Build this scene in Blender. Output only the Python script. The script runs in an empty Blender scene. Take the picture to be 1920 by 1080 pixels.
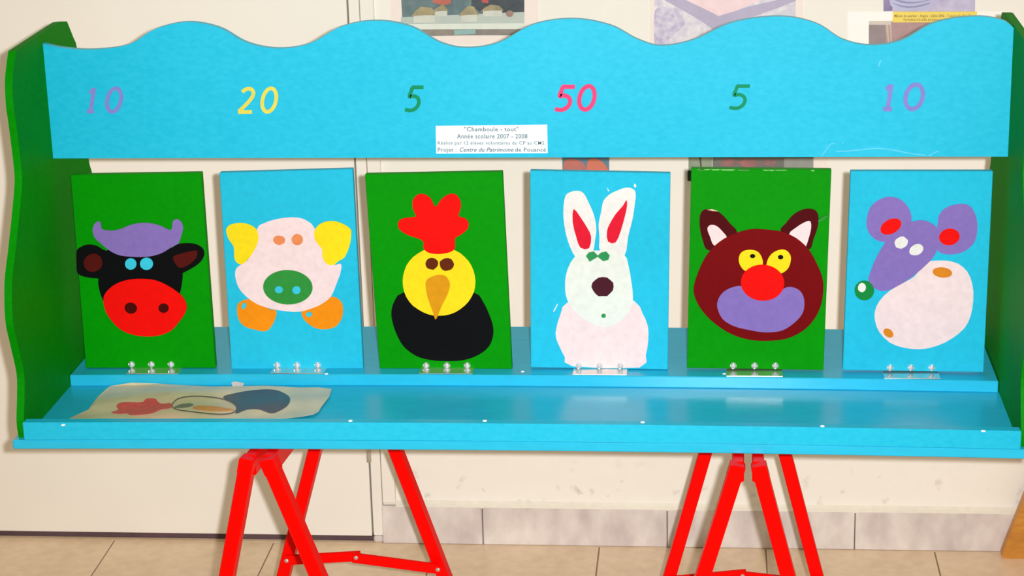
import bpy, bmesh, math, random
from mathutils import Vector, Matrix
random.seed(4)
scene = bpy.context.scene
col = scene.collection

# ------------------------------------------------------------------ camera, light, exposure
FPX, PITCH, YAW, ROLL = 3935.0, 0.2958, 0.0979, -0.0262
CAM = Vector((0.405, -3.5181, 1.5643))
FW = Vector((-math.sin(YAW)*math.cos(PITCH), math.cos(YAW)*math.cos(PITCH), -math.sin(PITCH)))
_r = Vector((math.cos(YAW), math.sin(YAW), 0.0)); _u = _r.cross(FW)
RT = _r*math.cos(ROLL) + _u*math.sin(ROLL)
UP = -_r*math.sin(ROLL) + _u*math.cos(ROLL)
cam_d = bpy.data.cameras.new('camera'); cam = bpy.data.objects.new('camera', cam_d); col.objects.link(cam)
cam_d.sensor_width = 36.0; cam_d.lens = FPX/1920*36.0; cam_d.clip_start = 0.05
M = Matrix((RT, UP, -FW)).transposed().to_4x4(); M.translation = CAM; cam.matrix_world = M
scene.camera = cam

world = bpy.data.worlds.new('room_light'); scene.world = world; world.use_nodes = True
wbg = world.node_tree.nodes['Background']
wbg.inputs['Color'].default_value = (1.0, 0.85, 0.60, 1); wbg.inputs['Strength'].default_value = 0.44

fl = bpy.data.lights.new('camera_flash', 'SPOT'); fl.energy = 345; fl.spot_size = math.radians(62); fl.spot_blend = 1.0
fl.shadow_soft_size = 0.012; fl.color = (1.0, 0.99, 1.0)
flo = bpy.data.objects.new('camera_flash', fl); col.objects.link(flo)
_aim = (FW*FPX + RT*(1000-960) - UP*(380-540)).normalized()       # the flash head points a little above the lens axis
FM = _aim.to_track_quat('-Z', 'Y').to_matrix().to_4x4(); FM.translation = CAM + RT*0.045 + UP*0.018; flo.matrix_world = FM

scene.view_settings.view_transform = 'Standard'; scene.view_settings.look = 'None'
scene.view_settings.gamma = 1.0; scene.view_settings.use_curve_mapping = False
scene.view_settings.exposure = 0.0

# ------------------------------------------------------------------ helpers
def ray_plane(uv, p0, n):
    d = FW*FPX + RT*(uv[0]-960) - UP*(uv[1]-540)
    n = Vector(n); t = n.dot(Vector(p0)-CAM)/n.dot(d)
    return CAM + d*t
def on_y(u, v, y): return ray_plane((u, v), (0, y, 0), (0, 1, 0))
def on_x(u, v, x): return ray_plane((u, v), (x, 0, 0), (1, 0, 0))
def on_z(u, v, z): return ray_plane((u, v), (0, 0, z), (0, 0, 1))

def lin(c):
    out = []
    for k in c:
        k = k/255.0
        out.append(k/12.92 if k <= 0.04045 else ((k+0.055)/1.055)**2.4)
    return (out[0], out[1], out[2], 1.0)

MATS = {}
def paint(name, rgb, rough=0.4, var=0.06, scale=60.0, bump=0.04, spec=0.5, metal=0.0, stretch=(1, 1, 1), rgb2=None, mscale=6.0, coat=0.0):
    if name in MATS: return MATS[name]
    m = bpy.data.materials.new(name); m.use_nodes = True
    nt = m.node_tree; b = nt.nodes['Principled BSDF']
    tc = nt.nodes.new('ShaderNodeTexCoord'); mp = nt.nodes.new('ShaderNodeMapping'); mp.inputs['Scale'].default_value = stretch
    nt.links.new(tc.outputs['Object'], mp.inputs['Vector'])
    n1 = nt.nodes.new('ShaderNodeTexNoise'); n1.inputs['Scale'].default_value = scale; n1.inputs['Detail'].default_value = 5
    nt.links.new(mp.outputs['Vector'], n1.inputs['Vector'])
    n2 = nt.nodes.new('ShaderNodeTexNoise'); n2.inputs['Scale'].default_value = mscale; n2.inputs['Detail'].default_value = 3
    nt.links.new(mp.outputs['Vector'], n2.inputs['Vector'])
    c = lin(rgb)
    ramp = nt.nodes.new('ShaderNodeMix'); ramp.data_type = 'RGBA'
    d = lin(rgb2) if rgb2 else tuple(min(1, k*(1-2*var)) for k in c[:3]) + (1,)
    e = tuple(min(1.0, k*(1+var)) for k in c[:3]) + (1,)
    ramp.inputs['A'].default_value = d; ramp.inputs['B'].default_value = e
    mx = nt.nodes.new('ShaderNodeMath'); mx.operation = 'ADD'
    nt.links.new(n1.outputs['Fac'], mx.inputs[0]); nt.links.new(n2.outputs['Fac'], mx.inputs[1])
    mr = nt.nodes.new('ShaderNodeMapRange'); mr.inputs['From Min'].default_value = 0.7; mr.inputs['From Max'].default_value = 1.3
    nt.links.new(mx.outputs[0], mr.inputs['Value']); nt.links.new(mr.outputs['Result'], ramp.inputs['Factor'])
    nt.links.new(ramp.outputs['Result'], b.inputs['Base Color'])
    b.inputs['Roughness'].default_value = rough; b.inputs['Metallic'].default_value = metal
    b.inputs['Specular IOR Level'].default_value = spec
    b.inputs['Coat Weight'].default_value = coat; b.inputs['Coat Roughness'].default_value = 0.12
    if bump > 0:
        bp = nt.nodes.new('ShaderNodeBump'); bp.inputs['Strength'].default_value = bump; bp.inputs['Distance'].default_value = 0.002
        nt.links.new(n1.outputs['Fac'], bp.inputs['Height']); nt.links.new(bp.outputs['Normal'], b.inputs['Normal'])
    MATS[name] = m; return m

def P(key):                       # flat paint colours
    rgb = tuple(k*0.92 for k in PAL[key]); return paint('paint_'+key, rgb, rough=0.5, var=0.05, scale=120, bump=0.05, spec=0.07)
PAL = dict(green=(0, 152, 0), blue=(38, 198, 234), lilac=(140, 116, 194), black=(9, 9, 12), brown=(86, 18, 14), cyan=(60, 205, 235),
    red=(250, 12, 6), dark_brown=(72, 6, 4), pink=(250, 226, 228), yellow=(255, 228, 30), orange=(250, 148, 18), salmon=(240, 146, 92),
    leaf=(50, 150, 62), beak=(230, 156, 22), chestnut=(104, 40, 12), white=(238, 242, 234), ear_white=(242, 240, 237), crimson=(232, 26, 52),
    eye_green=(52, 152, 88), plum=(74, 26, 40), maroon=(122, 2, 8), dark_maroon=(80, 2, 8), cream=(246, 226, 190), mouse_green=(20, 140, 62),
    tan=(228, 138, 34), chip=(150, 214, 130), number_lilac=(138, 140, 218), number_yellow=(234, 224, 96), number_green=(24, 150, 104), number_pink=(240, 74, 128))

def link(o, parent=None):
    col.objects.link(o)
    if parent: o.parent = parent
    return o
def mesh_obj(name, verts, faces, mat, parent=None, smooth=False):
    me = bpy.data.meshes.new(name); me.from_pydata([tuple(v) for v in verts], [], faces); me.validate(); me.update()
    bm = bmesh.new(); bm.from_mesh(me); bmesh.ops.recalc_face_normals(bm, faces=bm.faces); bm.to_mesh(me); bm.free()
    if smooth:
        for p in me.polygons: p.use_smooth = True
    me.materials.append(mat)
    return link(bpy.data.objects.new(name, me), parent)
def bm_obj(name, bm, mat, parent=None, smooth=False):
    me = bpy.data.meshes.new(name); bmesh.ops.recalc_face_normals(bm, faces=bm.faces); bm.to_mesh(me); bm.free()
    if smooth:
        for p in me.polygons: p.use_smooth = True
    me.materials.append(mat)
    return link(bpy.data.objects.new(name, me), parent)
def bm_box(x0, x1, y0, y1, z0, z1, bev=0.0, seg=1):
    bm = bmesh.new(); bmesh.ops.create_cube(bm, size=1.0)
    for v in bm.verts: v.co = Vector(((x0+x1)/2+v.co.x*(x1-x0), (y0+y1)/2+v.co.y*(y1-y0), (z0+z1)/2+v.co.z*(z1-z0)))
    if bev: bmesh.ops.bevel(bm, geom=list(bm.edges), offset=bev, segments=seg, affect='EDGES', profile=0.5)
    return bm
def box(name, x0, x1, y0, y1, z0, z1, mat, parent=None, bev=0.0):
    return bm_obj(name, bm_box(x0, x1, y0, y1, z0, z1, bev), mat, parent)
def empty(name, loc=(0, 0, 0)):
    e = bpy.data.objects.new(name, None); e.location = loc; e.empty_display_size = 0.05; return link(e)
def tag(o, label=None, cat=None, group=None, kind=None):
    if label: o['label'] = label
    if cat: o['category'] = cat
    if group: o['group'] = group
    if kind: o['kind'] = kind
    return o
def reparent(o, parent):          # parent at a non-zero location without moving the mesh
    o.parent = parent; o.matrix_parent_inverse = Matrix.Translation(-parent.location); return o

def smooth_loop(pts, n=4, closed=True):
    if n <= 1: return list(pts)
    out = []; N = len(pts); rng = range(N) if closed else range(N-1)
    for i in rng:
        if closed: p0, p1, p2, p3 = pts[i-1], pts[i], pts[(i+1) % N], pts[(i+2) % N]
        else: p0, p1, p2, p3 = pts[max(i-1, 0)], pts[i], pts[i+1], pts[min(i+2, N-1)]
        for k in range(n):
            t = k/n
            out.append(tuple(0.5*((2*p1[a]) + (-p0[a]+p2[a])*t + (2*p0[a]-5*p1[a]+4*p2[a]-p3[a])*t*t + (-p0[a]+3*p1[a]-3*p2[a]+p3[a])*t**3) for a in range(len(p1))))
    if not closed: out.append(pts[-1])
    return out
def ell(cx, cy, rx, ry, ang=0, n=28, wob=0.0):
    a = math.radians(ang); out = []
    for i in range(n):
        t = 2*math.pi*i/n; w = 1+wob*random.uniform(-1, 1)
        x, y = rx*w*math.cos(t), ry*w*math.sin(t)
        out.append((cx+x*math.cos(a)-y*math.sin(a), cy+x*math.sin(a)+y*math.cos(a)))
    return out
class Plane:
    def __init__(s, p0, n): s.p0 = Vector(p0); s.n = Vector(n).normalized()      # n faces the viewer
    def at(s, uv, h=0.0): return ray_plane(uv, s.p0, s.n) + s.n*h
def patch(name, pl, px, mat, parent, h=0.0003, base=-0.0002):
    """a painted / paper patch: outline on a plane, with a real thickness"""
    top = [pl.at(p, h) for p in px]; bot = [t - pl.n*(h-base) for t in top]; N = len(px)
    return mesh_obj(name, top+bot, [list(range(N)), list(range(2*N-1, N-1, -1))] + [[i, (i+1) % N, N+(i+1) % N, N+i] for i in range(N)], mat, parent)
def ribbon_px(pts, w, closed=False):
    L, R = [], []; N = len(pts)
    for i in range(N):
        a = pts[i-1] if (i > 0 or closed) else pts[i]; b = pts[(i+1) % N] if (i < N-1 or closed) else pts[i]
        dx, dy = b[0]-a[0], b[1]-a[1]; l = math.hypot(dx, dy) or 1
        nx, ny = -dy/l*w/2, dx/l*w/2
        L.append((pts[i][0]+nx, pts[i][1]+ny)); R.append((pts[i][0]-nx, pts[i][1]-ny))
    return L, R
def strokes(name, pl, lines, mat, parent, h=0.0004):
    """brush strokes (list of (points, width, closed)) as one raised letter"""
    V, F = [], []
    for pts, w, closed, h in lines:
        L, R = ribbon_px(pts, w, closed); N = len(pts); o = len(V)
        V += [pl.at(p, h) for p in L] + [pl.at(p, h) for p in R] + [pl.at(p, -0.0002) for p in L] + [pl.at(p, -0.0002) for p in R]
        for i in range(N if closed else N-1):
            j = (i+1) % N
            F += [[o+i, o+j, o+N+j, o+N+i], [o+i, o+2*N+i, o+2*N+j, o+j], [o+N+i, o+N+j, o+3*N+j, o+3*N+i]]
        if not closed: F += [[o, o+N, o+3*N, o+2*N], [o+N-1, o+3*N-1, o+4*N-1, o+2*N-1]]
    return mesh_obj(name, V, F, mat, parent)
def text_mesh(name, body, px_left, px_right, px_base, pl, mat, parent, h=0.0004, shear=0.0, bold=0.0, xscale=True, capx=None):
    """lettering set on a plane between two pixels of its base line"""
    cu = bpy.data.curves.new('tmp', 'FONT'); cu.body = body; cu.size = 1.0; cu.shear = shear; cu.offset = bold; cu.resolution_u = 2; cu.space_character = 1.06
    to = bpy.data.objects.new('tmp', cu); col.objects.link(to)
    dg = bpy.context.evaluated_depsgraph_get(); dg.update()
    me = bpy.data.meshes.new_from_object(to.evaluated_get(dg)); bpy.data.objects.remove(to)
    xs = [v.co.x for v in me.vertices]; x0, x1 = min(xs), max(xs)
    A = pl.at((px_left, px_base), h); B = pl.at((px_right, px_base), h)
    U = (B-A); w = U.length; U.normalize(); W = pl.n.cross(U); W.normalize()
    sx = w/(x1-x0); sy = sx if capx is None else capx/0.70
    for v in me.vertices: v.co = A + U*((v.co.x-x0)*sx) + W*(v.co.y*sy)
    me.materials.append(mat); me.name = name
    return link(bpy.data.objects.new(name, me), parent)

# ------------------------------------------------------------------ setting
m_wall = paint('wall_paint', (246, 242, 233), rough=0.75, var=0.012, scale=25, bump=0.05, mscale=2.0)
m_door = paint('door_paint', (247, 243, 234), rough=0.5, var=0.01, scale=8, bump=0.02, mscale=1.5)
m_trim = paint('trim_paint', (245, 241, 231), rough=0.5, var=0.015, scale=30, bump=0.03)
m_gap_shade = paint('gap_dark', (70, 58, 56), rough=0.9, var=0.1)
m_tile = paint('floor_tile_glaze', (240, 214, 184), rough=0.34, var=0.05, scale=45, bump=0.02, rgb2=(226, 198, 164), mscale=9)
m_grout = paint('floor_grout', (150, 130, 105), rough=0.9, var=0.1)
m_skirt = paint('skirting_marble', (232, 224, 218), rough=0.35, var=0.05, scale=30, bump=0.0, rgb2=(202, 190, 188), mscale=20, stretch=(1, 1, 0.6))
m_skgrout = paint('skirting_grout', (118, 106, 102), rough=0.9, var=0.15)

def scuffs(m):                    # grubby marks low on the wall, just above the skirting
    nt = m.node_tree; b = nt.nodes['Principled BSDF']; src = b.inputs['Base Color'].links[0].from_socket
    tc = nt.nodes.new('ShaderNodeTexCoord'); sep = nt.nodes.new('ShaderNodeSeparateXYZ'); nt.links.new(tc.outputs['Object'], sep.inputs[0])
    n = nt.nodes.new('ShaderNodeTexNoise'); n.inputs['Scale'].default_value = 34; n.inputs['Detail'].default_value = 4; nt.links.new(tc.outputs['Object'], n.inputs['Vector'])
    a = nt.nodes.new('ShaderNodeMapRange'); a.inputs['From Min'].default_value = 0.60; a.inputs['From Max'].default_value = 0.76; nt.links.new(n.outputs['Fac'], a.inputs['Value'])
    z = nt.nodes.new('ShaderNodeMapRange'); z.inputs['From Min'].default_value = 0.17; z.inputs['From Max'].default_value = 0.09; nt.links.new(sep.outputs['Z'], z.inputs['Value'])
    mu = nt.nodes.new('ShaderNodeMath'); mu.operation = 'MULTIPLY'; nt.links.new(a.outputs[0], mu.inputs[0]); nt.links.new(z.outputs[0], mu.inputs[1])
    mx = nt.nodes.new('ShaderNodeMix'); mx.data_type = 'RGBA'; nt.links.new(mu.outputs[0], mx.inputs['Factor'])
    nt.links.new(src, mx.inputs['A']); mx.inputs['B'].default_value = lin((186, 178, 168)); nt.links.new(mx.outputs['Result'], b.inputs['Base Color'])
scuffs(m_wall)
XW0, XW1, ZW = -2.4, 2.6, 2.6
DX0, DX1, DZ = -1.12, -0.2085, 2.05          # door leaf
wall = mesh_obj('wall_back', [], [], m_wall)
bm = bmesh.new()
def addbox(bm, *a):
    t = bm_box(*a); me = bpy.data.meshes.new('t'); t.to_mesh(me); t.free(); bm.from_mesh(me); bpy.data.meshes.remove(me)
addbox(bm, -0.1875, XW1, 0, 0.1, 0, ZW); addbox(bm, XW0, DX0-0.02, 0, 0.1, 0, ZW); addbox(bm, DX0-0.02, -0.1875, 0, 0.1, DZ+0.01, ZW)
bm.to_mesh(wall.data); bm.free(); tag(wall, kind='structure')
fl_o = box('floor', XW0, XW1, -4.5, 0.1, -0.05, -0.0015, m_grout); tag(fl_o, kind='structure')
TS, TX0 = 0.30, -0.6922
tile_me = None
i0 = math.floor((XW0-TX0)/TS); i1 = math.ceil((XW1-TX0)/TS)
for i in range(i0, i1):
    for j in range(0, 13):
        if tile_me is None:
            t = bm_obj('tile', bm_box(0.0012, TS-0.0012, -TS+0.0012, -0.0012, -0.008, 0.0, 0.0006), m_tile, fl_o); tile_me = t.data
        else: t = link(bpy.data.objects.new('tile', tile_me), fl_o)
        t.location = (TX0+i*TS, -0.012-j*TS+0.0, 0.0)
box('tile_threshold', XW0, XW1, -0.0118, 0.0, -0.008, 0.0, m_tile, fl_o)

door = empty('door_1', (DX0, 0, 0)); tag(door, kind='structure')
reparent(box('door_leaf', DX0, DX1-0.0018, -0.004, 0.036, 0.0112, DZ, m_door, bev=0.0008), door)
reparent(box('under_door_shade', DX0-0.02, DX1+0.001, 0.001, 0.03, 0.0, 0.0108, paint('gap_shadow', (96, 74, 80), rough=0.9, var=0.1)), door)  # dark block: the shade under the door, put in as colour
reparent(box('gap_shade', DX0-0.02, DX1+0.004, 0.03, 0.10, 0.0, DZ+0.01, m_gap_shade), door)  # dark backing added so the gaps round the leaf read as shade
kn = bmesh.new(); bmesh.ops.create_cone(kn, cap_ends=True, segments=16, radius1=0.0042, radius2=0.0042, depth=0.10)
hp = on_y(692, 866, -0.006)
bmesh.ops.translate(kn, verts=kn.verts, vec=(hp.x, -0.0065, hp.z+0.05))
reparent(bm_obj('door_hinge', kn, paint('hinge_cream', (206, 200, 182), rough=0.35, var=0.05), smooth=True), door)
t1 = box('trim_1', -0.2068, -0.1885, -0.006, 0.1, 0.0135, 2.09, m_trim, bev=0.0008); tag(t1, kind='structure')
t2 = box('trim_2', -0.1868, -0.1632, -0.010, 0.0, 0.079, 2.11, m_trim, bev=0.0012); tag(t2, kind='structure')
t3 = box('trim_3', -0.2068, -0.1892, -0.010, 0.02, 0.0, 0.0130, m_skirt, bev=0.003); tag(t3, kind='structure')

bb = empty('baseboard_back', (0, 0, 0)); tag(bb, kind='structure')
SK, SX = 0.3352, -0.0045
box('grout', -0.1885, XW1, -0.009, 0.0, 0.0, 0.070, m_skgrout, bb)
edges = [-0.189] + [SX+k*SK for k in range(0, 9)]
for a, b in zip(edges[:-1], edges[1:]):
    box('tile', a+0.0009 if a > -0.18 else a, b-0.0009, -0.012, -0.001, 0.0005, 0.0735, m_skirt, bb, bev=0.0012)
bm = bmesh.new(); prof = [(-0.0112, 0.0715), (-0.0112, 0.0745), (-0.006, 0.0775), (0.0, 0.082), (0.0, 0.0715)]
vs = [[bm.verts.new((x, y, z)) for y, z in prof] for x in (-0.163, XW1)]
for k in range(5): bm.faces.new([vs[0][k], vs[0][(k+1) % 5], vs[1][(k+1) % 5], vs[1][k]])
bm.faces.new(vs[0]); bm.faces.new(vs[1][::-1])
bm_obj('caulk_bead', bm, paint('caulk', (246, 238, 224), rough=0.6, var=0.04, scale=80), bb)

# ------------------------------------------------------------------ stall
XL, XR, ZB = -0.4944, 0.7971, 0.5857
XM, HW = (XL+XR)/2, (XR-XL)/2
YF, YL, YH, YBK = -1.0, -0.7887, -0.7723, -0.5715
HL, LIP, BT, SAG = 0.0167, 0.0249, 0.0125, 0.0043
def sag(x): return -SAG*((x-XM)/HW)**2
m_blue = paint('blue_board', (40, 184, 218), rough=0.36, var=0.04, scale=170, bump=0.05, stretch=(0.6, 1, 1), mscale=3, rgb2=(20, 177, 212), spec=0.22)
m_shelf = paint('blue_shelf', (36, 182, 220), rough=0.27, var=0.05, scale=90, bump=0.03, spec=0.42, stretch=(0.3, 1, 1), mscale=3)
m_green = paint('green_board', (0, 136, 0), rough=0.6, var=0.08, scale=140, bump=0.08, spec=0.07)
stall = empty('game_stall', (XM, -0.78, ZB-BT))
tag(stall, 'blue and green wooden target game stall with six painted animal panels, set on red trestles', 'game stall')
S = lambda o: reparent(o, stall)

def bent_board(name, x0, x1, y0, y1, z0, z1, mat, bev=0.0012):
    bm = bm_box(x0, x1, y0, y1, z0, z1)
    cuts = [e for e in bm.edges if abs(e.verts[0].co.x-e.verts[1].co.x) > 0.5]
    bmesh.ops.bevel(bm, geom=[e for e in bm.edges], offset=bev, segments=1, affect='EDGES')
    cuts = [e for e in bm.edges if abs(e.verts[0].co.x-e.verts[1].co.x) > 0.5]
    bmesh.ops.subdivide_edges(bm, edges=cuts, cuts=24)
    for v in bm.verts: v.co.z += sag(v.co.x)
    return S(bm_obj(name, bm, mat))
base = bent_board('base_board', XL-0.0158, XR+0.0158, YF, YBK+0.004, ZB-BT, ZB, m_shelf)
lip = bent_board('front_lip', XL+0.0003, XR-0.0003, YF-0.0004, YF+0.0155, ZB, ZB+LIP, m_blue)
ledge = bent_board('ledge', XL+0.0003, XR-0.0012, YL, YBK, ZB, ZB+HL, m_shelf)
tag(lip, 'narrow light blue front lip of the shelf'); tag(ledge, 'raised blue ledge the panels are hinged on')

# wavy sides
front = [(-0.990, 0.5816), (-0.992, 0.605), (-0.980, 0.638), (-0.974, 0.666), (-0.986, 0.708), (-0.996, 0.747), (-0.985, 0.794), (-0.960, 0.830),
         (-0.931, 0.8725), (-0.909, 0.910), (-0.907, 0.939), (-0.911, 0.9895), (-0.914, 1.012), (-0.908, 1.046), (-0.885, 1.079)]
back = [(-0.690, 1.083), (-0.660, 1.079), (-0.656, 1.0775), (-0.652, 1.073), (-0.634, 1.052), (-0.621, 1.034), (-0.615, 0.980), (-0.614, 0.920), (-0.611, 0.868), (-0.600, 0.845), (-0.576, 0.790),
        (-0.566, 0.730), (-0.571, 0.670), (-0.584, 0.620), (-0.578, 0.5816)]
prof = smooth_loop(front, 4, False) + smooth_loop(back, 3, False)
def side(x_in, x_out, label):
    N = len(prof); V = [(x_in, y, z) for y, z in prof] + [(x_out, y, z) for y, z in prof]
    o = mesh_obj('side_panel', V, [list(range(N)), list(range(2*N-1, N-1, -1))] + [[i, (i+1) % N, N+(i+1) % N, N+i] for i in range(N)], m_green)
    return S(tag(o, label))
side(XL, XL-0.0102, 'green wavy-edged side panel nearest the door')
side(XR, XR+0.0102, 'green wavy-edged side panel beside the mouse panel')

# wave-topped header
wave = [(80, 82), (118, 90), (175, 93), (240, 84), (290, 55), (350, 41.5), (410, 52), (462, 80), (520, 91), (580, 82), (640, 50), (705, 39), (770, 50), (825, 80), (875, 90),
        (935, 80), (1000, 46), (1075, 35.5), (1145, 48), (1195, 74), (1240, 86), (1300, 75), (1375, 42), (1462, 31), (1530, 44), (1580, 74), (1632, 85), (1690, 76), (1755, 42),
        (1830, 31), (1880, 38), (1904, 52)]
hp_ = Plane((0, YH, 0), (0, -1, 0))
wp = [hp_.at(p) for p in wave]; wp = [(p.x, p.z) for p in wp]; wp[0] = (XL, wp[0][1]); wp[-1] = (XR, wp[-1][1])
top = smooth_loop(wp, 6, False)
out = [(XL, 0.9085)] + top + [(XR, 0.9065)]
N = len(out); V = [(x, YH, z) for x, z in out] + [(x, YH+0.0105, z) for x, z in out]
header = S(mesh_obj('header_board', V, [list(range(N)), list(range(2*N-1, N-1, -1))] + [[i, (i+1) % N, N+(i+1) % N, N+i] for i in range(N)], m_blue))
tag(header, 'light blue header board with a wavy top and painted score numbers')
H = lambda o: reparent(o, stall)
def sub(o, part):                     # keep world place under a part that itself sits under the stall
    o.parent = part; o.matrix_parent_inverse = Matrix.Identity(4); return o

# score numbers
def unit_digit(ch):
    if ch == '1': return [([(0.10, .80), (.24, .86), (.36, .94)], False), ([(.42, 1.0), (.42, .5), (.42, .0)], False), ([(0.12, .03), (.72, .03)], False)]
    if ch == '0': return [([(0.5+0.42*math.cos(t*math.pi/12), .5+.47*math.sin(t*math.pi/12)) for t in range(24)], True)]
    if ch == '2': return [(smooth_loop([(0.12, .84), (.32, .96), (.58, .96), (.76, .80), (.68, .58), (.42, .32), (.10, .07)], 4, False), False), ([(0.06, .04), (.84, .05)], False)]
    if ch == '5': return [(smooth_loop([(0.30, .97), (.25, .78), (.20, .58), (.45, .61), (.72, .52), (.82, .32), (.70, .12), (.42, .02), (.06, .06)], 4, False), False), ([(0.26, .965), (.95, .965)], False)]
def number(digs, key, label, w):
    L = []
    for ch, x0, x1, y0, y1 in digs:
        hh = y1-y0; sl = 0.16*hh
        for pts, cl in unit_digit(ch):
            q = [(x0 + px*(x1-x0-sl) + sl*py, y1 - py*hh) for px, py in pts]
            L.append((q, w, cl, 0.0004+0.00012*len(L)))
    o = strokes('score_number', hp_, L, P(key), None); sub(o, header); tag(o, label)
number([('1', 160, 190, 165, 210), ('0', 195, 233, 164, 211)], 'number_lilac', 'lilac painted number 10 above the cow', 7)
number([('2', 444, 485, 165, 212), ('0', 486, 524, 164, 211)], 'number_yellow', 'yellow painted number 20', 7)
number([('5', 757, 796, 162, 208)], 'number_green', 'green painted number 5 above the hen', 7)
number([('5', 1038, 1080, 161, 207), ('0', 1080, 1121, 160, 207)], 'number_pink', 'pink painted number 50', 8)
number([('5', 1365, 1408, 160, 204)], 'number_green', 'green painted number 5 above the brown cat', 6.5)
number([('1', 1652, 1688, 158, 206), ('0', 1691, 1737, 157, 206)], 'number_lilac', 'lilac painted number 10 above the mouse', 8)

# lifted creases in the paint near the lower edge, tinted lighter blue to show
for k, px in enumerate([[(340,985),(370,945),(395,912),(420,905)], [(430,958),(500,955),(560,950),(690,938),(800,950),(900,970),(1000,982)], [(1015,986),(1045,970),(1078,954)], [(470,905),(480,900)], [(700,420),(704,400),(715,380)]]):
    q = smooth_loop([(1440+x/3.375, y/3.375) for x, y in px], 4, False)
    sub(strokes('paint_crease', hp_, [(q, 2.0, False, 0.0010)], paint('crease_blue', (96, 200, 228), rough=0.4, spec=0.2), None), header)
# caption paper
m_paper = paint('caption_paper', (222, 238, 242), rough=0.6, var=0.01, bump=0.0)
m_ink = paint('caption_ink', (84, 100, 116), rough=0.7, var=0.02, bump=0.0)
cap = S(patch('caption_label', hp_, [(817, 236), (1026, 233.5), (1027, 287), (818, 288)], m_paper, None, h=0.0004)); tag(cap, 'white paper caption with four printed lines')
for body, a, b, y, ch, sh, bo in [('"Chamboule - tout"', 871, 972, 246, .0060, 0, .012), ('Année scolaire 2007 - 2008', 857, 989, 259.3, .0062, 0, .010),
        ('Réalisé par 12 élèves volontaires du CP au CM2.', 821, 1023, 271, .0048, 0, .004), ('Projet :', 821, 856, 284, .0054, 0, .012),
        ('Centre du Patrimoine', 862, 963, 284, .0056, .35, .016), ('de Pouancé', 966, 1024, 284, .0054, 0, .012)]:
    sub(text_mesh('printed_line', body, a, b, y, hp_, m_ink, None, h=0.0007, shear=sh, bold=bo, capx=ch), cap)

# ------------------------------------------------------------------ hinged target panels
LEAN = math.radians(1.2)
YP, ZP = -0.7630, ZB+HL
pn = Vector((0, -math.cos(LEAN), math.sin(LEAN)))
pp = Plane((0, YP, ZP), pn)
def T(o, s): return lambda pts: [(o[0]+x/s, o[1]+y/s) for x, y in pts]
def target(px, key, label, art, o, s, hinge, worn=0):
    t = T(o, s)
    cs = [pp.at(p) for p in px]
    bm = bmesh.new(); th = 0.0115
    a = [bm.verts.new(c) for c in cs]; b = [bm.verts.new(c - pn*th) for c in cs]
    bm.faces.new(a); bm.faces.new(b[::-1])
    for i in range(4): bm.faces.new([a[i], a[(i+1) % 4], b[(i+1) % 4], b[i]])
    bmesh.ops.bevel(bm, geom=list(bm.edges), offset=0.0007, segments=1, affect='EDGES')
    pan = S(bm_obj('target_panel', bm, P(key))); tag(pan, label)
    for k, (nm, shape, c, sm) in enumerate(art):
        pts = smooth_loop(t(shape), sm) if sm > 1 else t(shape)
        sub(patch(nm, pp, pts, P(c), None, h=0.0002+0.00018*(k+1)), pan)
    for k in range(worn):                                # bare wood along the knocked upper edge
        x = px[0][0]+6+random.random()*(px[1][0]-px[0][0]-40); y = px[0][1]+(px[1][1]-px[0][1])*(x-px[0][0])/(px[1][0]-px[0][0])
        l = random.uniform(6, 30)
        sub(patch('worn_edge', pp, [(x, y+1.2), (x+l, y+1.2), (x+l*.8, y+2.6+random.random()), (x+l*.2, y+2.4+random.random())], P('chip'), None, h=0.0003), pan)
    # hinge: leaf on the ledge, leaf on the panel foot, knuckle and three screws
    hx0, hx1, sx, sy = hinge
    A = on_z(hx0, 699, ZP+sag(0)); B = on_z(hx1, 699, ZP)
    zt = ZP + sag((A.x+B.x)/2)
    m_steel = paint('hinge_steel', (226, 228, 224), rough=0.2, var=0.04, metal=0.85, bump=0.0)
    h = S(box('hinge', A.x, B.x, YL+0.0022, YP+0.0125, zt+0.0001, zt+0.0016, m_steel, bev=0.0003)); tag(h, 'chrome hinge at the foot of the panel')
    kn = bmesh.new(); bmesh.ops.create_cone(kn, cap_ends=True, segments=12, radius1=0.0019, radius2=0.0019, depth=B.x-A.x)
    bmesh.ops.rotate(kn, verts=kn.verts, cent=(0, 0, 0), matrix=Matrix.Rotation(math.pi/2, 3, 'Y'))
    bmesh.ops.translate(kn, verts=kn.verts, vec=((A.x+B.x)/2, YP+0.0135, zt+0.0020))
    sub(bm_obj('knuckle', kn, m_steel, smooth=True), h)
    for x in sx:
        c = pp.at((x, sy)); sub(screw(c, pn, 0.0047, 0.0040), h)
def screw(c, n, r, dome):
    """round-head cross-slot screw: a dome with a raised rim and a real cross recess"""
    n = Vector(n).normalized(); a = Vector((1, 0, 0)); b = n.cross(a).normalized(); a = b.cross(n).normalized()
    V, F = [], []; rings = [(1.0, 0.0), (0.98, 0.35), (0.82, 0.72), (0.55, 0.93), (0.30, 1.0)]; sg = 16
    for rr, zz in rings:
        for k in range(sg):
            th = 2*math.pi*k/sg; q = zz
            if rr < 0.9 and k % 4 == 0: q -= 0.42
            V.append(c + (a*math.cos(th)+b*math.sin(th))*(r*rr) + n*(dome*q-0.0002))
    V.append(c + n*(dome*0.30))
    for i in range(len(rings)-1):
        for k in range(sg): F.append([i*sg+k, i*sg+(k+1) % sg, (i+1)*sg+(k+1) % sg, (i+1)*sg+k])
    o = (len(rings)-1)*sg
    for k in range(sg): F.append([o+k, o+(k+1) % sg, len(V)-1])
    return mesh_obj('screw', V, F, paint('screw_chrome', (236, 240, 246), rough=0.24, var=0.02, metal=0.72, bump=0.0))

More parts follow.
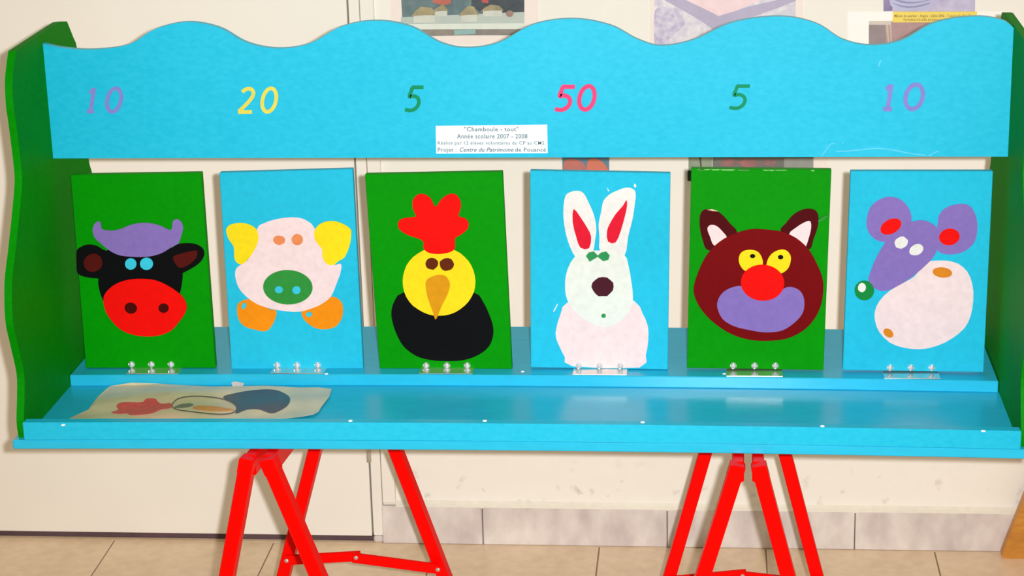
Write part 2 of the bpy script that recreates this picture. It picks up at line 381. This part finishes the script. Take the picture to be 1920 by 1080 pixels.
target([(132, 328), (377, 324), (404, 690), (161, 690)], 'green', 'green panel painted with a black cow with a red muzzle', [
    ('ear', [(388,465),(400,445),(440,428),(485,432),(520,452),(550,470),(570,540),(520,595),(450,595),(395,575),(388,520)], 'black', 3),
    ('ear', [(850,470),(890,430),(940,420),(990,425),(1025,445),(1035,475),(1020,510),(985,540),(930,570),(880,590),(850,520)], 'black', 3),
    ('head', [(545,455),(600,470),(690,480),(790,470),(890,440),(918,500),(925,560),(922,620),(905,690),(860,760),(700,790),(560,755),(520,705),(500,640),(500,590),(520,500)], 'black', 3),
    ('inner_ear', ell(472,520,48,46,0,20,.03), 'brown', 1), ('inner_ear', [(877,490),(920,472),(990,457),(1000,470),(990,500),(955,530),(915,545),(893,530)], 'brown', 3),
    ('horns', [(497,310),(478,325),(470,360),(483,395),(515,425),(560,460),(610,482),(690,490),(760,487),(820,470),(870,440),(905,420),(918,385),(928,345),(918,312),(895,298),(875,312),(872,345),(855,352),(820,335),(770,320),(710,318),(660,328),(620,345),(580,355),(540,355),(515,345),(510,315)], 'lilac', 3),
    ('eye', ell(663,525,29,29), 'cyan', 1), ('eye', ell(743,524,33,31), 'cyan', 1),
    ('muzzle', [(525,700),(545,660),(590,625),(650,605),(720,600),(790,608),(860,640),(920,685),(945,730),(940,770),(910,815),(870,860),(815,885),(745,892),(670,882),(610,855),(565,810),(535,760)], 'red', 3),
    ('nostril', ell(664,748,32,28,15), 'dark_brown', 1), ('nostril', ell(830,748,26,24), 'dark_brown', 1)],
    (0, 300), 2.7, (236, 333, (247, 284, 321), 683))
target([(411, 324), (661, 317), (681, 691), (434, 692)], 'blue', 'blue panel painted with a pale pink pig with yellow ears', [
    ('foot', [(175,740),(195,715),(235,705),(290,730),(340,755),(370,760),(372,790),(350,840),(320,866),(270,860),(210,840),(180,800)], 'orange', 3),
    ('foot', [(505,765),(560,745),(610,720),(650,692),(690,705),(710,740),(705,800),(670,845),(610,857),(560,845),(520,815),(503,785)], 'orange', 3),
    ('body', [(275,350),(310,320),(370,300),(440,290),(500,295),(545,318),(570,350),(600,400),(620,480),(660,530),(700,525),(698,570),(680,620),(650,690),(600,730),(540,755),(480,768),(400,762),(320,745),(260,720),(210,680),(180,640),(166,590),(170,550),(200,525),(240,490)], 'pink', 3),
    ('ear', [(120,350),(145,325),(200,318),(245,330),(275,355),(283,400),(270,440),(240,490),(205,525),(175,520),(160,490),(158,440),(130,395)], 'yellow', 3),
    ('ear', [(570,350),(600,320),(650,308),(700,318),(745,345),(753,370),(745,430),(720,490),(690,510),(660,532),(625,522),(607,485),(605,450),(580,420),(566,390)], 'yellow', 3),
    ('eye', ell(388,405,30,24,10,18,.04), 'salmon', 1), ('eye', ell(480,402,29,28,0,18,.03), 'salmon', 1),
    ('snout', ell(432,643,125,87,2,36), 'leaf', 1), ('nostril', ell(387,655,20,18), 'cyan', 1), ('nostril', ell(476,657,21,20,-20), 'cyan', 1),
    ('toe_spot', ell(210,737,11,16,20), 'cyan', 1), ('toe_spot', ell(540,780,15,12), 'cyan', 1)],
    (380, 300), 2.7, (507, 608, (520, 557, 596), 684))
target([(684, 327), (942, 322), (960, 692), (712, 691)], 'green', 'green panel painted with a yellow-headed black hen', [
    ('body', [(245,640),(205,680),(190,730),(195,780),(215,840),(250,900),(310,945),(380,965),(460,970),(540,965),(610,940),(660,900),(680,850),(680,800),(660,740),(630,680),(590,640),(420,600)], 'black', 3),
    ('head', ell(420,585,176,166,0,40,.006), 'yellow', 1),
    ('comb', [(345,425),(345,395),(320,378),(270,362),(230,335),(222,305),(240,283),(290,275),(308,270),(293,230),(295,190),(320,165),(350,165),(380,185),(402,225),(430,190),(465,165),(500,165),(522,195),(525,230),(515,270),(545,280),(563,305),(555,335),(525,360),(498,378),(497,425),(470,445),(420,453),(370,447)], 'red', 3),
    ('eye', ell(386,500,31,28,0,14,.06), 'chestnut', 1), ('eye', ell(457,503,35,31,0,14,.06), 'chestnut', 1),
    ('beak', [(355,590),(380,565),(420,553),(455,562),(473,600),(460,650),(430,710),(405,768),(390,730),(365,660)], 'beak', 3)],
    (660, 300), 2.5725, (786, 887, (799, 838, 876), 685))
target([(994, 320), (1257, 325), (1252, 693), (995, 689)], 'blue', 'blue panel painted with a white rabbit with red inner ears', [
    ('body', [(270,685),(235,740),(210,835),(225,890),(255,950),(290,994),(615,1001),(645,940),(657,870),(655,800),(630,740),(590,680),(440,640)], 'pink', 2),
    ('ear', [(305,465),(270,390),(252,310),(248,240),(257,175),(280,155),(315,148),(345,160),(370,205),(395,265),(407,330),(400,390),(390,440),(350,470)], 'ear_white', 3),
    ('ear', [(425,440),(422,370),(418,310),(430,250),(440,200),(465,170),(500,150),(550,133),(585,140),(597,165),(590,230),(580,290),(560,370),(543,460),(480,470)], 'ear_white', 3),
    ('head', [(305,465),(275,510),(258,570),(258,640),(275,690),(310,735),(370,780),(440,805),(490,795),(545,755),(578,700),(583,650),(575,580),(560,500),(543,460),(480,440),(420,436),(350,440)], 'white', 3),
    ('inner_ear', [(297,235),(330,275),(365,330),(382,370),(372,425),(330,422),(310,370),(293,300)], 'crimson', 2),
    ('inner_ear', [(552,192),(535,220),(500,260),(470,310),(458,345),(463,392),(500,397),(525,340),(545,270),(555,220)], 'crimson', 2),
    ('eye', [(357,462),(370,445),(395,440),(414,460),(414,466),(395,477),(375,490)], 'eye_green', 1), ('eye', [(414,460),(430,445),(455,440),(472,460),(465,480),(440,487),(414,466)], 'eye_green', 1),
    ('nose', ell(438,610,53,47,0,16,.05), 'plum', 1), ('mouth', ell(442,750,11,10), 'eye_green', 1),
    ('paint_fleck', [(590,112),(600,120),(596,133),(588,126)], 'ear_white', 1), ('paint_fleck', [(218,692),(222,694),(204,730),(199,728)], 'ear_white', 1), ('paint_fleck', [(458,132),(470,146),(464,150)], 'ear_white', 1)],
    (960, 300), 2.5725, (1074, 1176, (1085, 1124, 1163), 685.5))
target([(1296, 316), (1559, 318), (1544, 694), (1288, 690)], 'green', 'green panel painted with a dark red cat face with a lilac muzzle', [
    ('ear', [(225,435),(200,390),(185,320),(187,265),(205,240),(245,237),(290,260),(335,310),(365,352),(300,420)], 'dark_maroon', 3),
    ('ear', [(575,345),(600,305),(640,260),(690,236),(735,238),(757,265),(755,320),(735,380),(715,430),(650,410)], 'dark_maroon', 3),
    ('inner_ear', [(222,330),(240,312),(270,320),(300,350),(315,372),(300,400),(255,412),(235,370)], 'pink', 3),
    ('inner_ear', [(617,357),(650,325),(690,300),(718,295),(722,330),(708,385),(692,420),(660,395)], 'pink', 3),
    ('face', [(155,620),(170,560),(200,490),(240,430),(300,380),(370,348),(440,332),(510,335),(580,345),(650,375),(710,430),(750,500),(775,560),(782,620),(770,700),(735,770),(680,825),(600,862),(500,872),(420,865),(340,840),(260,790),(200,730),(165,670)], 'maroon', 3),
    ('muzzle', [(270,710),(275,670),(300,635),(345,612),(390,608),(430,640),(500,660),(560,640),(605,612),(650,618),(680,645),(690,690),(680,740),(640,785),(580,822),(500,830),(420,818),(350,800),(295,765)], 'lilac', 3),
    ('eye', [(373,480),(385,445),(420,432),(460,438),(483,465),(488,505),(450,520),(410,535),(385,515)], 'yellow', 3),
    ('eye', [(508,515),(515,475),(540,445),(580,430),(610,440),(625,470),(615,515),(590,540),(565,545),(540,530)], 'yellow', 3),
    ('pupil', ell(440,462,13,10), 'black', 1), ('pupil', ell(575,467,13,11), 'black', 1), ('nose', ell(488,590,105,87,3,36), 'red', 1),
    ('paint_chip', [(755,290),(785,270),(810,262),(785,285),(760,300)], 'leaf', 1), ('paint_chip', [(220,238),(245,236),(275,246),(245,243)], 'cream', 1)],
    (1240, 300), 2.5725, (1362, 1467, (1375, 1415, 1454), 685.5), worn=11)
target([(1595, 321), (1862, 321), (1844, 698), (1580, 694)], 'blue', 'blue panel painted with a lilac mouse with a pink body', [
    ('body', [(500,500),(530,487),(600,485),(660,500),(705,540),(728,600),(733,670),(720,750),(690,810),(630,860),(560,895),(480,912),(400,905),(330,880),(280,830),(260,780),(258,730),(280,680),(330,630),(400,590),(450,560)], 'pink', 2),
    ('ear', [(218,290),(235,230),(280,190),(335,177),(390,195),(425,240),(435,290),(420,340),(370,380),(300,395),(250,375),(222,335)], 'lilac', 3),
    ('ear', [(560,310),(570,260),(610,225),(680,210),(725,230),(750,290),(750,350),(735,400),(690,440),(630,455),(570,445),(545,400)], 'lilac', 3),
    ('head', [(228,585),(240,530),(270,460),(310,395),(360,340),(430,300),(490,290),(540,310),(560,340),(565,400),(545,460),(500,510),(440,560),(380,600),(320,628),(270,625)], 'lilac', 3),
    ('inner_ear', ell(335,320,54,34,-28), 'red', 1), ('inner_ear', ell(617,370,50,40,-10), 'red', 1),
    ('eye', ell(385,397,33,28,-20,14,.05), 'ear_white', 1), ('eye', ell(457,432,35,26,-25,14,.05), 'ear_white', 1),
    ('nose', ell(207,628,47,47), 'mouse_green', 1), ('nose_glint', ell(195,613,20,23,10,10,.05), 'ear_white', 1),
    ('spot', ell(583,541,47,24,6), 'tan', 1), ('spot', ell(323,833,26,18,35), 'tan', 1)],
    (1540, 300), 2.5714, (1656, 1761, (1669, 1708, 1747), 689))

# white-headed screws along the lip and the ledge
m_wscrew = paint('white_screw', (250, 252, 255), rough=0.3, var=0.01)
for x, y in [(118, 792), (657, 788.5), (909, 789), (1205, 791.5), (1542, 797), (1844, 803)]:
    c = on_z(x, y, ZB+LIP); c.z += sag(c.x)
    s = screw(c, (0, 0, 1), 0.0030, 0.0012); s.data.materials[0] = m_wscrew; sub(s, lip)
for x, y in [(612, 700), (980, 697), (1358, 700)]:
    c = on_z(x, y, ZP); c.z += sag(c.x)
    s = screw(c, (0, 0, 1), 0.0026, 0.0012); s.data.materials[0] = m_wscrew; sub(s, ledge)


# ------------------------------------------------------------------ plastic sleeve with the hen drawing
def zs(x, y): return ZB + sag(x) + 0.0030 + 0.0012*math.sin(x*38+y*20) + 0.0008*math.sin(y*75-x*22)
def drape(name, px, mat, parent, lift, thick=0.0004, sm=3, o=None, s=1.0):
    pts = [((o[0]+x/s, o[1]+y/s) if o else (x, y)) for x, y in px]
    if sm > 1: pts = smooth_loop(pts, sm)
    bm = bmesh.new(); vs = [bm.verts.new(on_z(u, v, ZB+0.002)) for u, v in pts]
    f = bm.faces.new(vs); bmesh.ops.triangulate(bm, faces=[f])
    for _ in range(4):
        le = [e for e in bm.edges if e.calc_length() > 0.014 and not e.is_boundary]
        if not le: break
        bmesh.ops.subdivide_edges(bm, edges=le, cuts=1); bmesh.ops.triangulate(bm, faces=[f for f in bm.faces if len(f.verts) > 3])
    for v in bm.verts:
        v.co.z = zs(v.co.x, v.co.y) + lift
        over = v.co.y - (YL-0.0025)                     # the edge curls up against the ledge
        if over > 0: v.co.y -= over; v.co.z += over*0.45
    g = bmesh.ops.extrude_face_region(bm, geom=list(bm.faces))
    for e in g['geom']:
        if isinstance(e, bmesh.types.BMVert): e.co.z -= thick
    ob = bm_obj(name, bm, mat); reparent(ob, parent) if parent.parent is None else sub(ob, parent)
    return ob
sl = empty('plastic_sleeve', (-0.29, -0.86, ZB)); tag(sl, 'wrinkled plastic sleeve holding a hen drawing, lying flat on the blue shelf', 'plastic sleeve')
m_sl = paint('sleeve_paper', (214, 200, 168), rough=0.28, var=0.06, scale=30, bump=0.12, rgb2=(196, 182, 150))
drape('sheet', [(205,720),(300,718),(400,722),(500,725),(560,727),(622,727),(603,762),(588,778),(540,785),(480,783),(400,786),(300,787),(230,788),(180,787),(125,785),(165,764)], m_sl, sl, 0.0, sm=2)
so, ss = (100, 690), 3.5556
def Q(key, rgb): return paint('drawing_'+key, rgb, rough=0.4, var=0.12, scale=160, bump=0.05)
drape('comb_drawing', [(385,280),(430,262),(420,240),(440,222),(500,218),(590,222),(620,203),(680,205),(700,225),(730,235),(780,232),(790,250),(775,270),(720,275),(660,300),(600,305),(520,305),(490,290),(450,292)], Q('red', (214, 84, 92)), sl, 0.0006, o=so, s=ss)
ringo = smooth_loop([(790,252),(815,215),(870,195),(960,185),(1060,188),(1140,200),(1200,230),(1222,270),(1190,296),(1100,306),(980,302),(880,292),(820,280)], 3)
L, R = ribbon_px(ringo, 5.0, True)
bm = bmesh.new(); n = len(L)
A = [bm.verts.new(on_z(so[0]+x/ss, so[1]+y/ss, ZB+0.002)) for x, y in L]; B = [bm.verts.new(on_z(so[0]+x/ss, so[1]+y/ss, ZB+0.002)) for x, y in R]
for i in range(n): bm.faces.new([A[i], A[(i+1) % n], B[(i+1) % n], B[i]])
for v in bm.verts: v.co.z = zs(v.co.x, v.co.y)+0.0009
g = bmesh.ops.extrude_face_region(bm, geom=list(bm.faces))
for e in g['geom']:
    if isinstance(e, bmesh.types.BMVert): e.co.z -= 0.0003
reparent(bm_obj('head_outline', bm, Q('line', (84, 78, 70))), sl)
drape('body_drawing', [(1130,185),(1200,165),(1300,152),(1420,147),(1500,155),(1560,185),(1580,220),(1560,260),(1500,290),(1450,300),(1370,275),(1290,275),(1215,298),(1225,268),(1205,228)], Q('slate', (74, 80, 92)), sl, 0.0006, o=so, s=ss)
drape('eye_drawing', [(805,262),(850,240),(910,232),(935,242),(900,262),(840,270)], Q('grey', (120, 118, 100)), sl, 0.0006, o=so, s=ss)
drape('beak_drawing', [(930,265),(960,250),(1060,250),(1150,265),(1210,275),(1150,285),(1030,287),(950,280)], Q('orange', (214, 146, 78)), sl, 0.0006, o=so, s=ss)
tp = Plane((0, YL-0.0030, 0), (0, -1, 0))
ta = patch('tape', tp, [(434,717),(441,715),(452,717),(458,719),(455,725),(436,725)], Q('tape', (196, 190, 190)), None, h=0.0004); reparent(ta, sl)

# ------------------------------------------------------------------ trestles
m_red = paint('red_enamel', (255, 3, 0), rough=0.36, var=0.05, scale=70, bump=0.05, spec=0.08)
m_rivet = paint('rivet_steel', (225, 205, 195), rough=0.3, var=0.03, metal=0.8)
def bar(name, a, b, w, d, mat, xdir=(1, 0, 0), bev=0.0018):
    """square tube from a to b; w across xdir, d across the other way"""
    a, b = Vector(a), Vector(b); ax = (b-a); L = ax.length; ax.normalize()
    x = Vector(xdir); x = (x-ax*x.dot(ax)).normalized(); y = ax.cross(x)
    bm = bm_box(-w/2, w/2, -d/2, d/2, 0, L, bev)
    Mx = Matrix((x, y, ax)).transposed().to_4x4(); Mx.translation = a; bm.transform(Mx)
    return bm_obj(name, bm, mat)
def trestle(label, fl_px, fr_px, bl_px, br_px, brace_px, yf, yb, yaw):
    ctr = on_y((fl_px[0][0]+fr_px[0][0])/2, 850, yf)
    e = empty('trestle', (ctr.x, (yf+yb)/2, 0)); tag(e, label, 'trestle', 'red folding trestles under the stall')
    add = lambda o: reparent(o, e)
    tops = []
    zt = ZB-BT+sag(ctr.x)-0.0016
    for pxs, y in ((fl_px, yf), (fr_px, yf), (bl_px, yb), (br_px, yb)):
        a = on_y(*pxs[0], y); b = on_y(*pxs[1], y); d = (b-a)
        up = a - d*((a.z-(zt-0.001))/d.z); foot = a - d*(a.z/d.z)
        foot.z = 0.0; ft = foot - (foot-up)*0.0
        tops.append((up, foot))
    (flu, flf), (fru, frf), (blu, blf), (bru, brf) = tops
    W, D = 0.0190, 0.020
    xd = (math.cos(yaw), -math.sin(yaw), 0)
    for up, ft in tops:
        dirn = (up-ft).normalized(); f2 = ft + dirn*(0.006/dirn.z)
        leg = add(bar('leg', f2, up, W, D, m_red, xd))
        ftc = bar('rubber_foot', ft+dirn*0.0002, ft+dirn*0.022, W+0.004, D+0.004, paint('black_rubber', (26, 24, 24), rough=0.8), xd)
        for v in ftc.data.vertices:              # settle the foot flat on the floor
            if v.co.z < 0.0: v.co.z = 0.0
        sub(ftc, leg)
        add(bar('sleeve', up-(up-ft).normalized()*0.022, up-(up-ft).normalized()*0.001, W+0.0007, D+0.0014, m_red, xd, bev=0.001))
    for (fu, ff), (bu, bf) in ((tops[0], tops[2]), (tops[1], tops[3])):
        fa = Vector((fu.x, fu.y+0.004, zt-0.0145)); ba = Vector((bu.x, bu.y+0.010, zt-0.0145))
        add(bar('top_rail', fa, ba, 0.0150, 0.028, m_red, bev=0.0015))
    for k, (l, r, px, y) in enumerate(((tops[2], tops[3], brace_px, yb), (tops[0], tops[1], None, yf))):
        def at_z(t, z): u, f = t; return u + (f-u)*((u.z-z)/(u.z-f.z))
        if px: z0 = on_y(*px[0], y).z; zc = on_y(*px[1], y).z; z1 = on_y(*px[2], y).z; xc = on_y(*px[1], y).x
        else: z0 = z1 = 0.215; zc = 0.245; xc = (at_z(l, .2).x+at_z(r, .2).x)/2
        a = at_z(l, z0); b = at_z(r, z1); c = Vector((xc, (a.y+b.y)/2, zc))
        off = Vector((0, -D/2-0.004, 0))
        add(bar('brace', a+off, c+off+Vector((0.006, 0, -0.001)), 0.006, 0.016, m_red, xdir=(0, 1, 0), bev=0.001))
        br = add(bar('brace', b+off+Vector((0, -0.0065, 0)), c+off+Vector((-0.006, -0.0065, -0.001)), 0.006, 0.016, m_red, xdir=(0, 1, 0), bev=0.001))
        for q in (a+off+Vector((0, -0.003, 0)), c+off+Vector((0, -0.0096, 0)), b+off+Vector((0, -0.0096, 0))):
            rv = screw(q, (0, -1, 0), 0.0035, 0.002); rv.name = 'rivet'; rv.data.materials[0] = m_rivet; sub(rv, br)
    for ch in e.children:                        # nothing stands higher than the rails that carry the board
        for v in ch.data.vertices:
            if v.co.z > zt: v.co.z = zt
    return e
trestle('red folding metal trestle beneath the cow and pig panels', ((466, 860), (430, 1060)), ((504, 862), (589, 1060)),
        ((590, 848), (537, 1060)), ((744, 848), (826, 1060)), ((541, 1043), (672, 1034), (818, 1056)), -1.020, -0.56, 0.12)
trestle('red folding metal trestle beneath the brown cat panel', ((1384, 870), (1323, 1062)), ((1422, 870), (1473, 1062)),
        ((1322, 850), (1261, 1060)), ((1472, 850), (1527, 1060)), ((1264, 1083), (1392, 1068), (1530, 1086)), -1.026, -0.56, 0.0)

# ------------------------------------------------------------------ posters on the wall
wp_ = Plane((0, 0, 0), (0, -1, 0))
def flat(name, rgb, rough=0.35, var=0.08, rgb2=None, scale=60, mscale=12):
    return paint('print_'+name, rgb, rough=rough, var=var, scale=scale, bump=0.0, rgb2=rgb2, mscale=mscale)
def poster(sheet_px, mat, label, pieces, cat='poster', group=None, depth=0.0012):
    c = wp_.at(sheet_px[0]); e = empty('wall_poster', (c.x, 0, c.z)); tag(e, label, cat, group)
    reparent(patch('sheet', wp_, sheet_px, mat, None, h=depth, base=0.0), e)
    for k, (nm, px, m) in enumerate(pieces):
        reparent(patch(nm, wp_, px, m, None, h=depth+0.0002*(k+1), base=depth-0.0001), e)
    return e
m_sleeve = flat('sleeve', (250, 236, 228), rough=0.22, var=0.01)
m_sheetw = flat('white_sheet', (255, 252, 248), rough=0.4, var=0.01)
houses = []
for (x0, x1, yb, yr, yt, skew) in ((776, 816, 42, 27, 12, 4), (816, 839, 30, 19, 8, 3), (865, 895, 40, 26, 10, -6), (906, 942, 30, 18, 8, 2)):
    houses.append(('house_wall', [(x0, yr), (x1, yr-1), (x1, yb), (x0, yb)], flat('house_white', (214, 216, 206), var=0.05)))
    houses.append(('thatched_roof', [(x0-5, yr+3), (x0+4, (yr+yt)/2), (x0+14, yt), (x1-6, yt+2), (x1+3, yr+1), ((x0+x1)/2, yr+1)], flat('thatch', (176, 164, 124), var=0.15, rgb2=(140, 128, 98))))
poster([(732, -150), (1010, -150), (1010, 83), (732, 83)], m_sleeve, 'photo of a model village with thatched white houses, in a sleeve on the wall', [
    ('photo', [(745, -140), (984, -140), (983, 66), (756, 66)], flat('slate_green', (112, 134, 134), rgb2=(84, 106, 116))),
    ('dark_backdrop', [(884, -140), (984, -140), (983, 30), (930, 26), (900, 22), (884, 10)], flat('backdrop_dark', (70, 78, 84), rgb2=(56, 60, 68))),
    ('table_top', [(752, 32), (983, 22), (983, 46), (752, 46)], flat('table_pale', (176, 190, 184), rgb2=(196, 204, 196))),
    ('table_edge', [(754, 45), (983, 43), (983, 54), (755, 55)], flat('table_edge', (226, 234, 222), var=0.03)),
    ('under_table', [(755, 55), (983, 54), (983, 64), (756, 68)], flat('under_brown', (150, 140, 130), rgb2=(126, 120, 116))),
    ('turquoise_box', [(852, 56), (892, 55), (892, 63), (852, 65)], flat('turquoise', (150, 186, 184), var=0.04)),
    ('red_roof', [(808, -30), (846, -30), (846, 6), (830, 10), (812, 4)], flat('red_roof', (200, 110, 92), var=0.08)),
    ('red_roof', [(902, -30), (916, -30), (916, 6), (904, 4)], flat('red_roof2', (190, 82, 80), var=0.08))] + houses +
    [('rosy_stone', ell(956, 25, 7, 6), flat('rosy', (170, 136, 122)))])
poster([(1218, -160), (1506, -160), (1506, 150), (1218, 150)], m_sleeve, 'lilac print with a grey-violet chevron and a pink field, in a sleeve on the wall', [
    ('print', [(1226, -150), (1492, -150), (1492, 140), (1227, 140)], flat('mist', (240, 236, 234), var=0.03, rgb2=(196, 188, 214), scale=90, mscale=30)),
    ('violet_cloud', smooth_loop([(1228, 20), (1250, 14), (1275, 26), (1284, 45), (1262, 66), (1244, 84), (1228, 86)], 3), flat('violet_cloud', (176, 166, 198), var=0.1, rgb2=(222, 216, 230), scale=120, mscale=60)),
    ('chevron', [(1246, 0), (1212, -22), (1290, -2), (1347, 30), (1405, 12), (1480, -6), (1492, -12), (1492, 2), (1400, 36), (1344, 60), (1310, 36)], flat('chevron_violet', (184, 176, 204), var=0.05)),
    ('pink_field', [(1287, 0), (1250, -24), (1480, -24), (1412, 6), (1380, 20), (1347, 29)], flat('pink_field', (246, 220, 222), var=0.04, rgb2=(236, 204, 212))),
    ('grey_corner', [(1440, 30), (1492, 10), (1492, 60), (1440, 40)], flat('grey_corner', (190, 188, 204), rgb2=(222, 220, 226), mscale=25))])
poster([(1590, 22.5), (1893, 22.5), (1893, 190), (1590, 190)], m_sheetw, 'white sheet with a brownish pink workshop photo under a yellow caption strip', [
    ('photo', [(1629, 39), (1800, 39), (1800, 170), (1629, 170)], flat('rose_brown', (186, 150, 150), rgb2=(164, 134, 136))),
    ('grey_panel', [(1629, 46), (1660, 46), (1661, 90), (1629, 90)], flat('grey_panel', (150, 136, 138), var=0.06)),
    ('rail', [(1661, 46), (1665, 46), (1669, 90), (1665, 90)], flat('rail_beige', (204, 184, 166), var=0.04)),
    ('rail', [(1668, 46), (1671, 46), (1673, 90), (1670, 90)], flat('rail_beige', (204, 184, 166), var=0.04)),
    ('top_edge', [(1629, 39), (1672, 39), (1670, 46), (1629, 46)], flat('edge_beige', (216, 204, 192), var=0.03))])
ye = poster([(1674, 21.5), (1832, 21.5), (1830, 41.5), (1673, 41.5)], flat('yellow_strip', (246, 220, 96), var=0.02), 'yellow caption strip with two printed lines, stuck above the workshop photo', [], 'caption strip', depth=0.0026)
m_yink = flat('caption_brown', (150, 120, 60), var=0.03)
for body, a, b, y in [('Maison de quartier - Angers - Juillet 2006 - 7 jeunes de 10 à 12 ans', 1677, 1828, 31.5), ('Formation à la taille de pierre tendre', 1694, 1776, 38.5)]:
    reparent(text_mesh('printed_line', body, a, b, y, wp_, m_yink, None, h=0.0030, bold=0.012, capx=0.0046), ye)
poster([(1656, -160), (1829, -160), (1828, 21), (1656, 21)], flat('lilac_ground', (206, 200, 224), rgb2=(176, 168, 204), mscale=20), 'lilac tinted photo of a round ribbed stone pot, above the yellow strip', [
    ('dark_side', [(1657, -40), (1674, -40), (1673, 20), (1657, 21)], flat('violet_dark', (120, 100, 150), rgb2=(160, 146, 184), mscale=40)),
    ('stone_pot', smooth_loop([(1668, -30), (1746, -30), (1747, 4), (1738, 16), (1715, 20), (1688, 20), (1672, 12), (1668, 0)], 3), flat('pot_blue', (190, 190, 224), var=0.05)),
    ('pot_rib', smooth_loop([(1672, 4), (1690, 10), (1715, 11), (1742, 5), (1740, 8), (1715, 14), (1690, 13)], 2), flat('pot_rib', (150, 146, 190), var=0.05)),
    ('pot_rib', smooth_loop([(1672, -4), (1700, 3), (1730, 2), (1744, -3), (1742, 0), (1715, 6), (1690, 5)], 2), flat('pot_rib', (150, 146, 190), var=0.05))])
poster([(1053, 190), (1143, 190), (1142, 352), (1055, 352)], flat('dusk_blue', (92, 126, 148), rgb2=(112, 140, 156)), 'small print of two red figures on grey-blue, behind the rabbit panel', [
    ('red_figure', smooth_loop([(1058, 303), (1075, 298), (1094, 306), (1098, 322), (1080, 340), (1058, 330)], 3), flat('figure_red', (204, 116, 104), rgb2=(176, 112, 104), mscale=40)),
    ('red_figure', smooth_loop([(1102, 302), (1118, 297), (1136, 310), (1140, 330), (1118, 342), (1102, 330)], 3), flat('figure_coral', (220, 112, 98), rgb2=(206, 126, 96), mscale=40))])
pg = poster([(1290, 190), (1552, 190), (1552, 340), (1290, 340)], m_sleeve, 'sleeved print with a row of pink blossoms on dark grey, behind the brown cat panel', [
    ('green_photo', [(1291, 200), (1335, 200), (1335, 330), (1291, 330)], flat('sage', (150, 162, 138), rgb2=(132, 146, 126))),
    ('dark_stem', [(1310, 280), (1313, 280), (1317, 325), (1314, 325)], flat('stem', (70, 80, 66))),
    ('blossom_photo', [(1336, 200), (1525, 200), (1525, 330), (1336, 330)], flat('charcoal', (104, 104, 100), rgb2=(128, 128, 122))),
    ('blossom', ell(1368, 305, 18, 7, 0, 16, .1), flat('blossom', (160, 108, 106), rgb2=(126, 104, 100), mscale=60)),
    ('blossom', ell(1405, 305, 18, 8, 0, 16, .1), flat('blossom2', (166, 104, 102), rgb2=(128, 104, 100), mscale=60)),
    ('blossom', ell(1442, 304, 14, 6, 0, 16, .1), flat('blossom', (160, 108, 106))),
    ('pale_patch', [(1470, 296), (1525, 296), (1525, 316), (1470, 316)], flat('grey_pale', (150, 152, 146)))])
cl = box('wall_clip', 0, 0.001, 0, 0.001, 0, 0.001, paint('clip_black', (14, 14, 16), rough=0.5))
a = wp_.at((1289, 319)); b = wp_.at((1305, 338))
bpy.data.objects.remove(cl)
cl = box('black_clip', a.x, b.x, -0.006, -0.0019, b.z, a.z, paint('clip_black', (14, 14, 16), rough=0.5), bev=0.001)
tag(cl, 'small black clip on the wall print behind the cat panel', 'clip')

# ------------------------------------------------------------------ wooden stand foot at the right
m_wood = paint('stand_wood', (206, 142, 52), rough=0.45, var=0.1, scale=40, bump=0.08, stretch=(1, 1, 4), rgb2=(186, 120, 40))
pts = [(0.9255, 0.0), (0.9225, 0.006), (0.9265, 0.020), (1.040, 0.375), (1.060, 0.385), (1.170, 0.385), (1.190, 0.375), (1.305, 0.02), (1.310, 0.006), (1.306, 0.0)]
V = [(x, -0.040, z) for x, z in pts] + [(x, -0.018, z) for x, z in pts]; n = len(pts)
wd = mesh_obj('wooden_stand', V, [list(range(n)), list(range(2*n-1, n-1, -1))] + [[i, (i+1) % n, n+(i+1) % n, n+i] for i in range(n)], m_wood)
tag(wd, 'orange-brown wooden stand with a slanted side, on the floor against the skirting', 'stand')
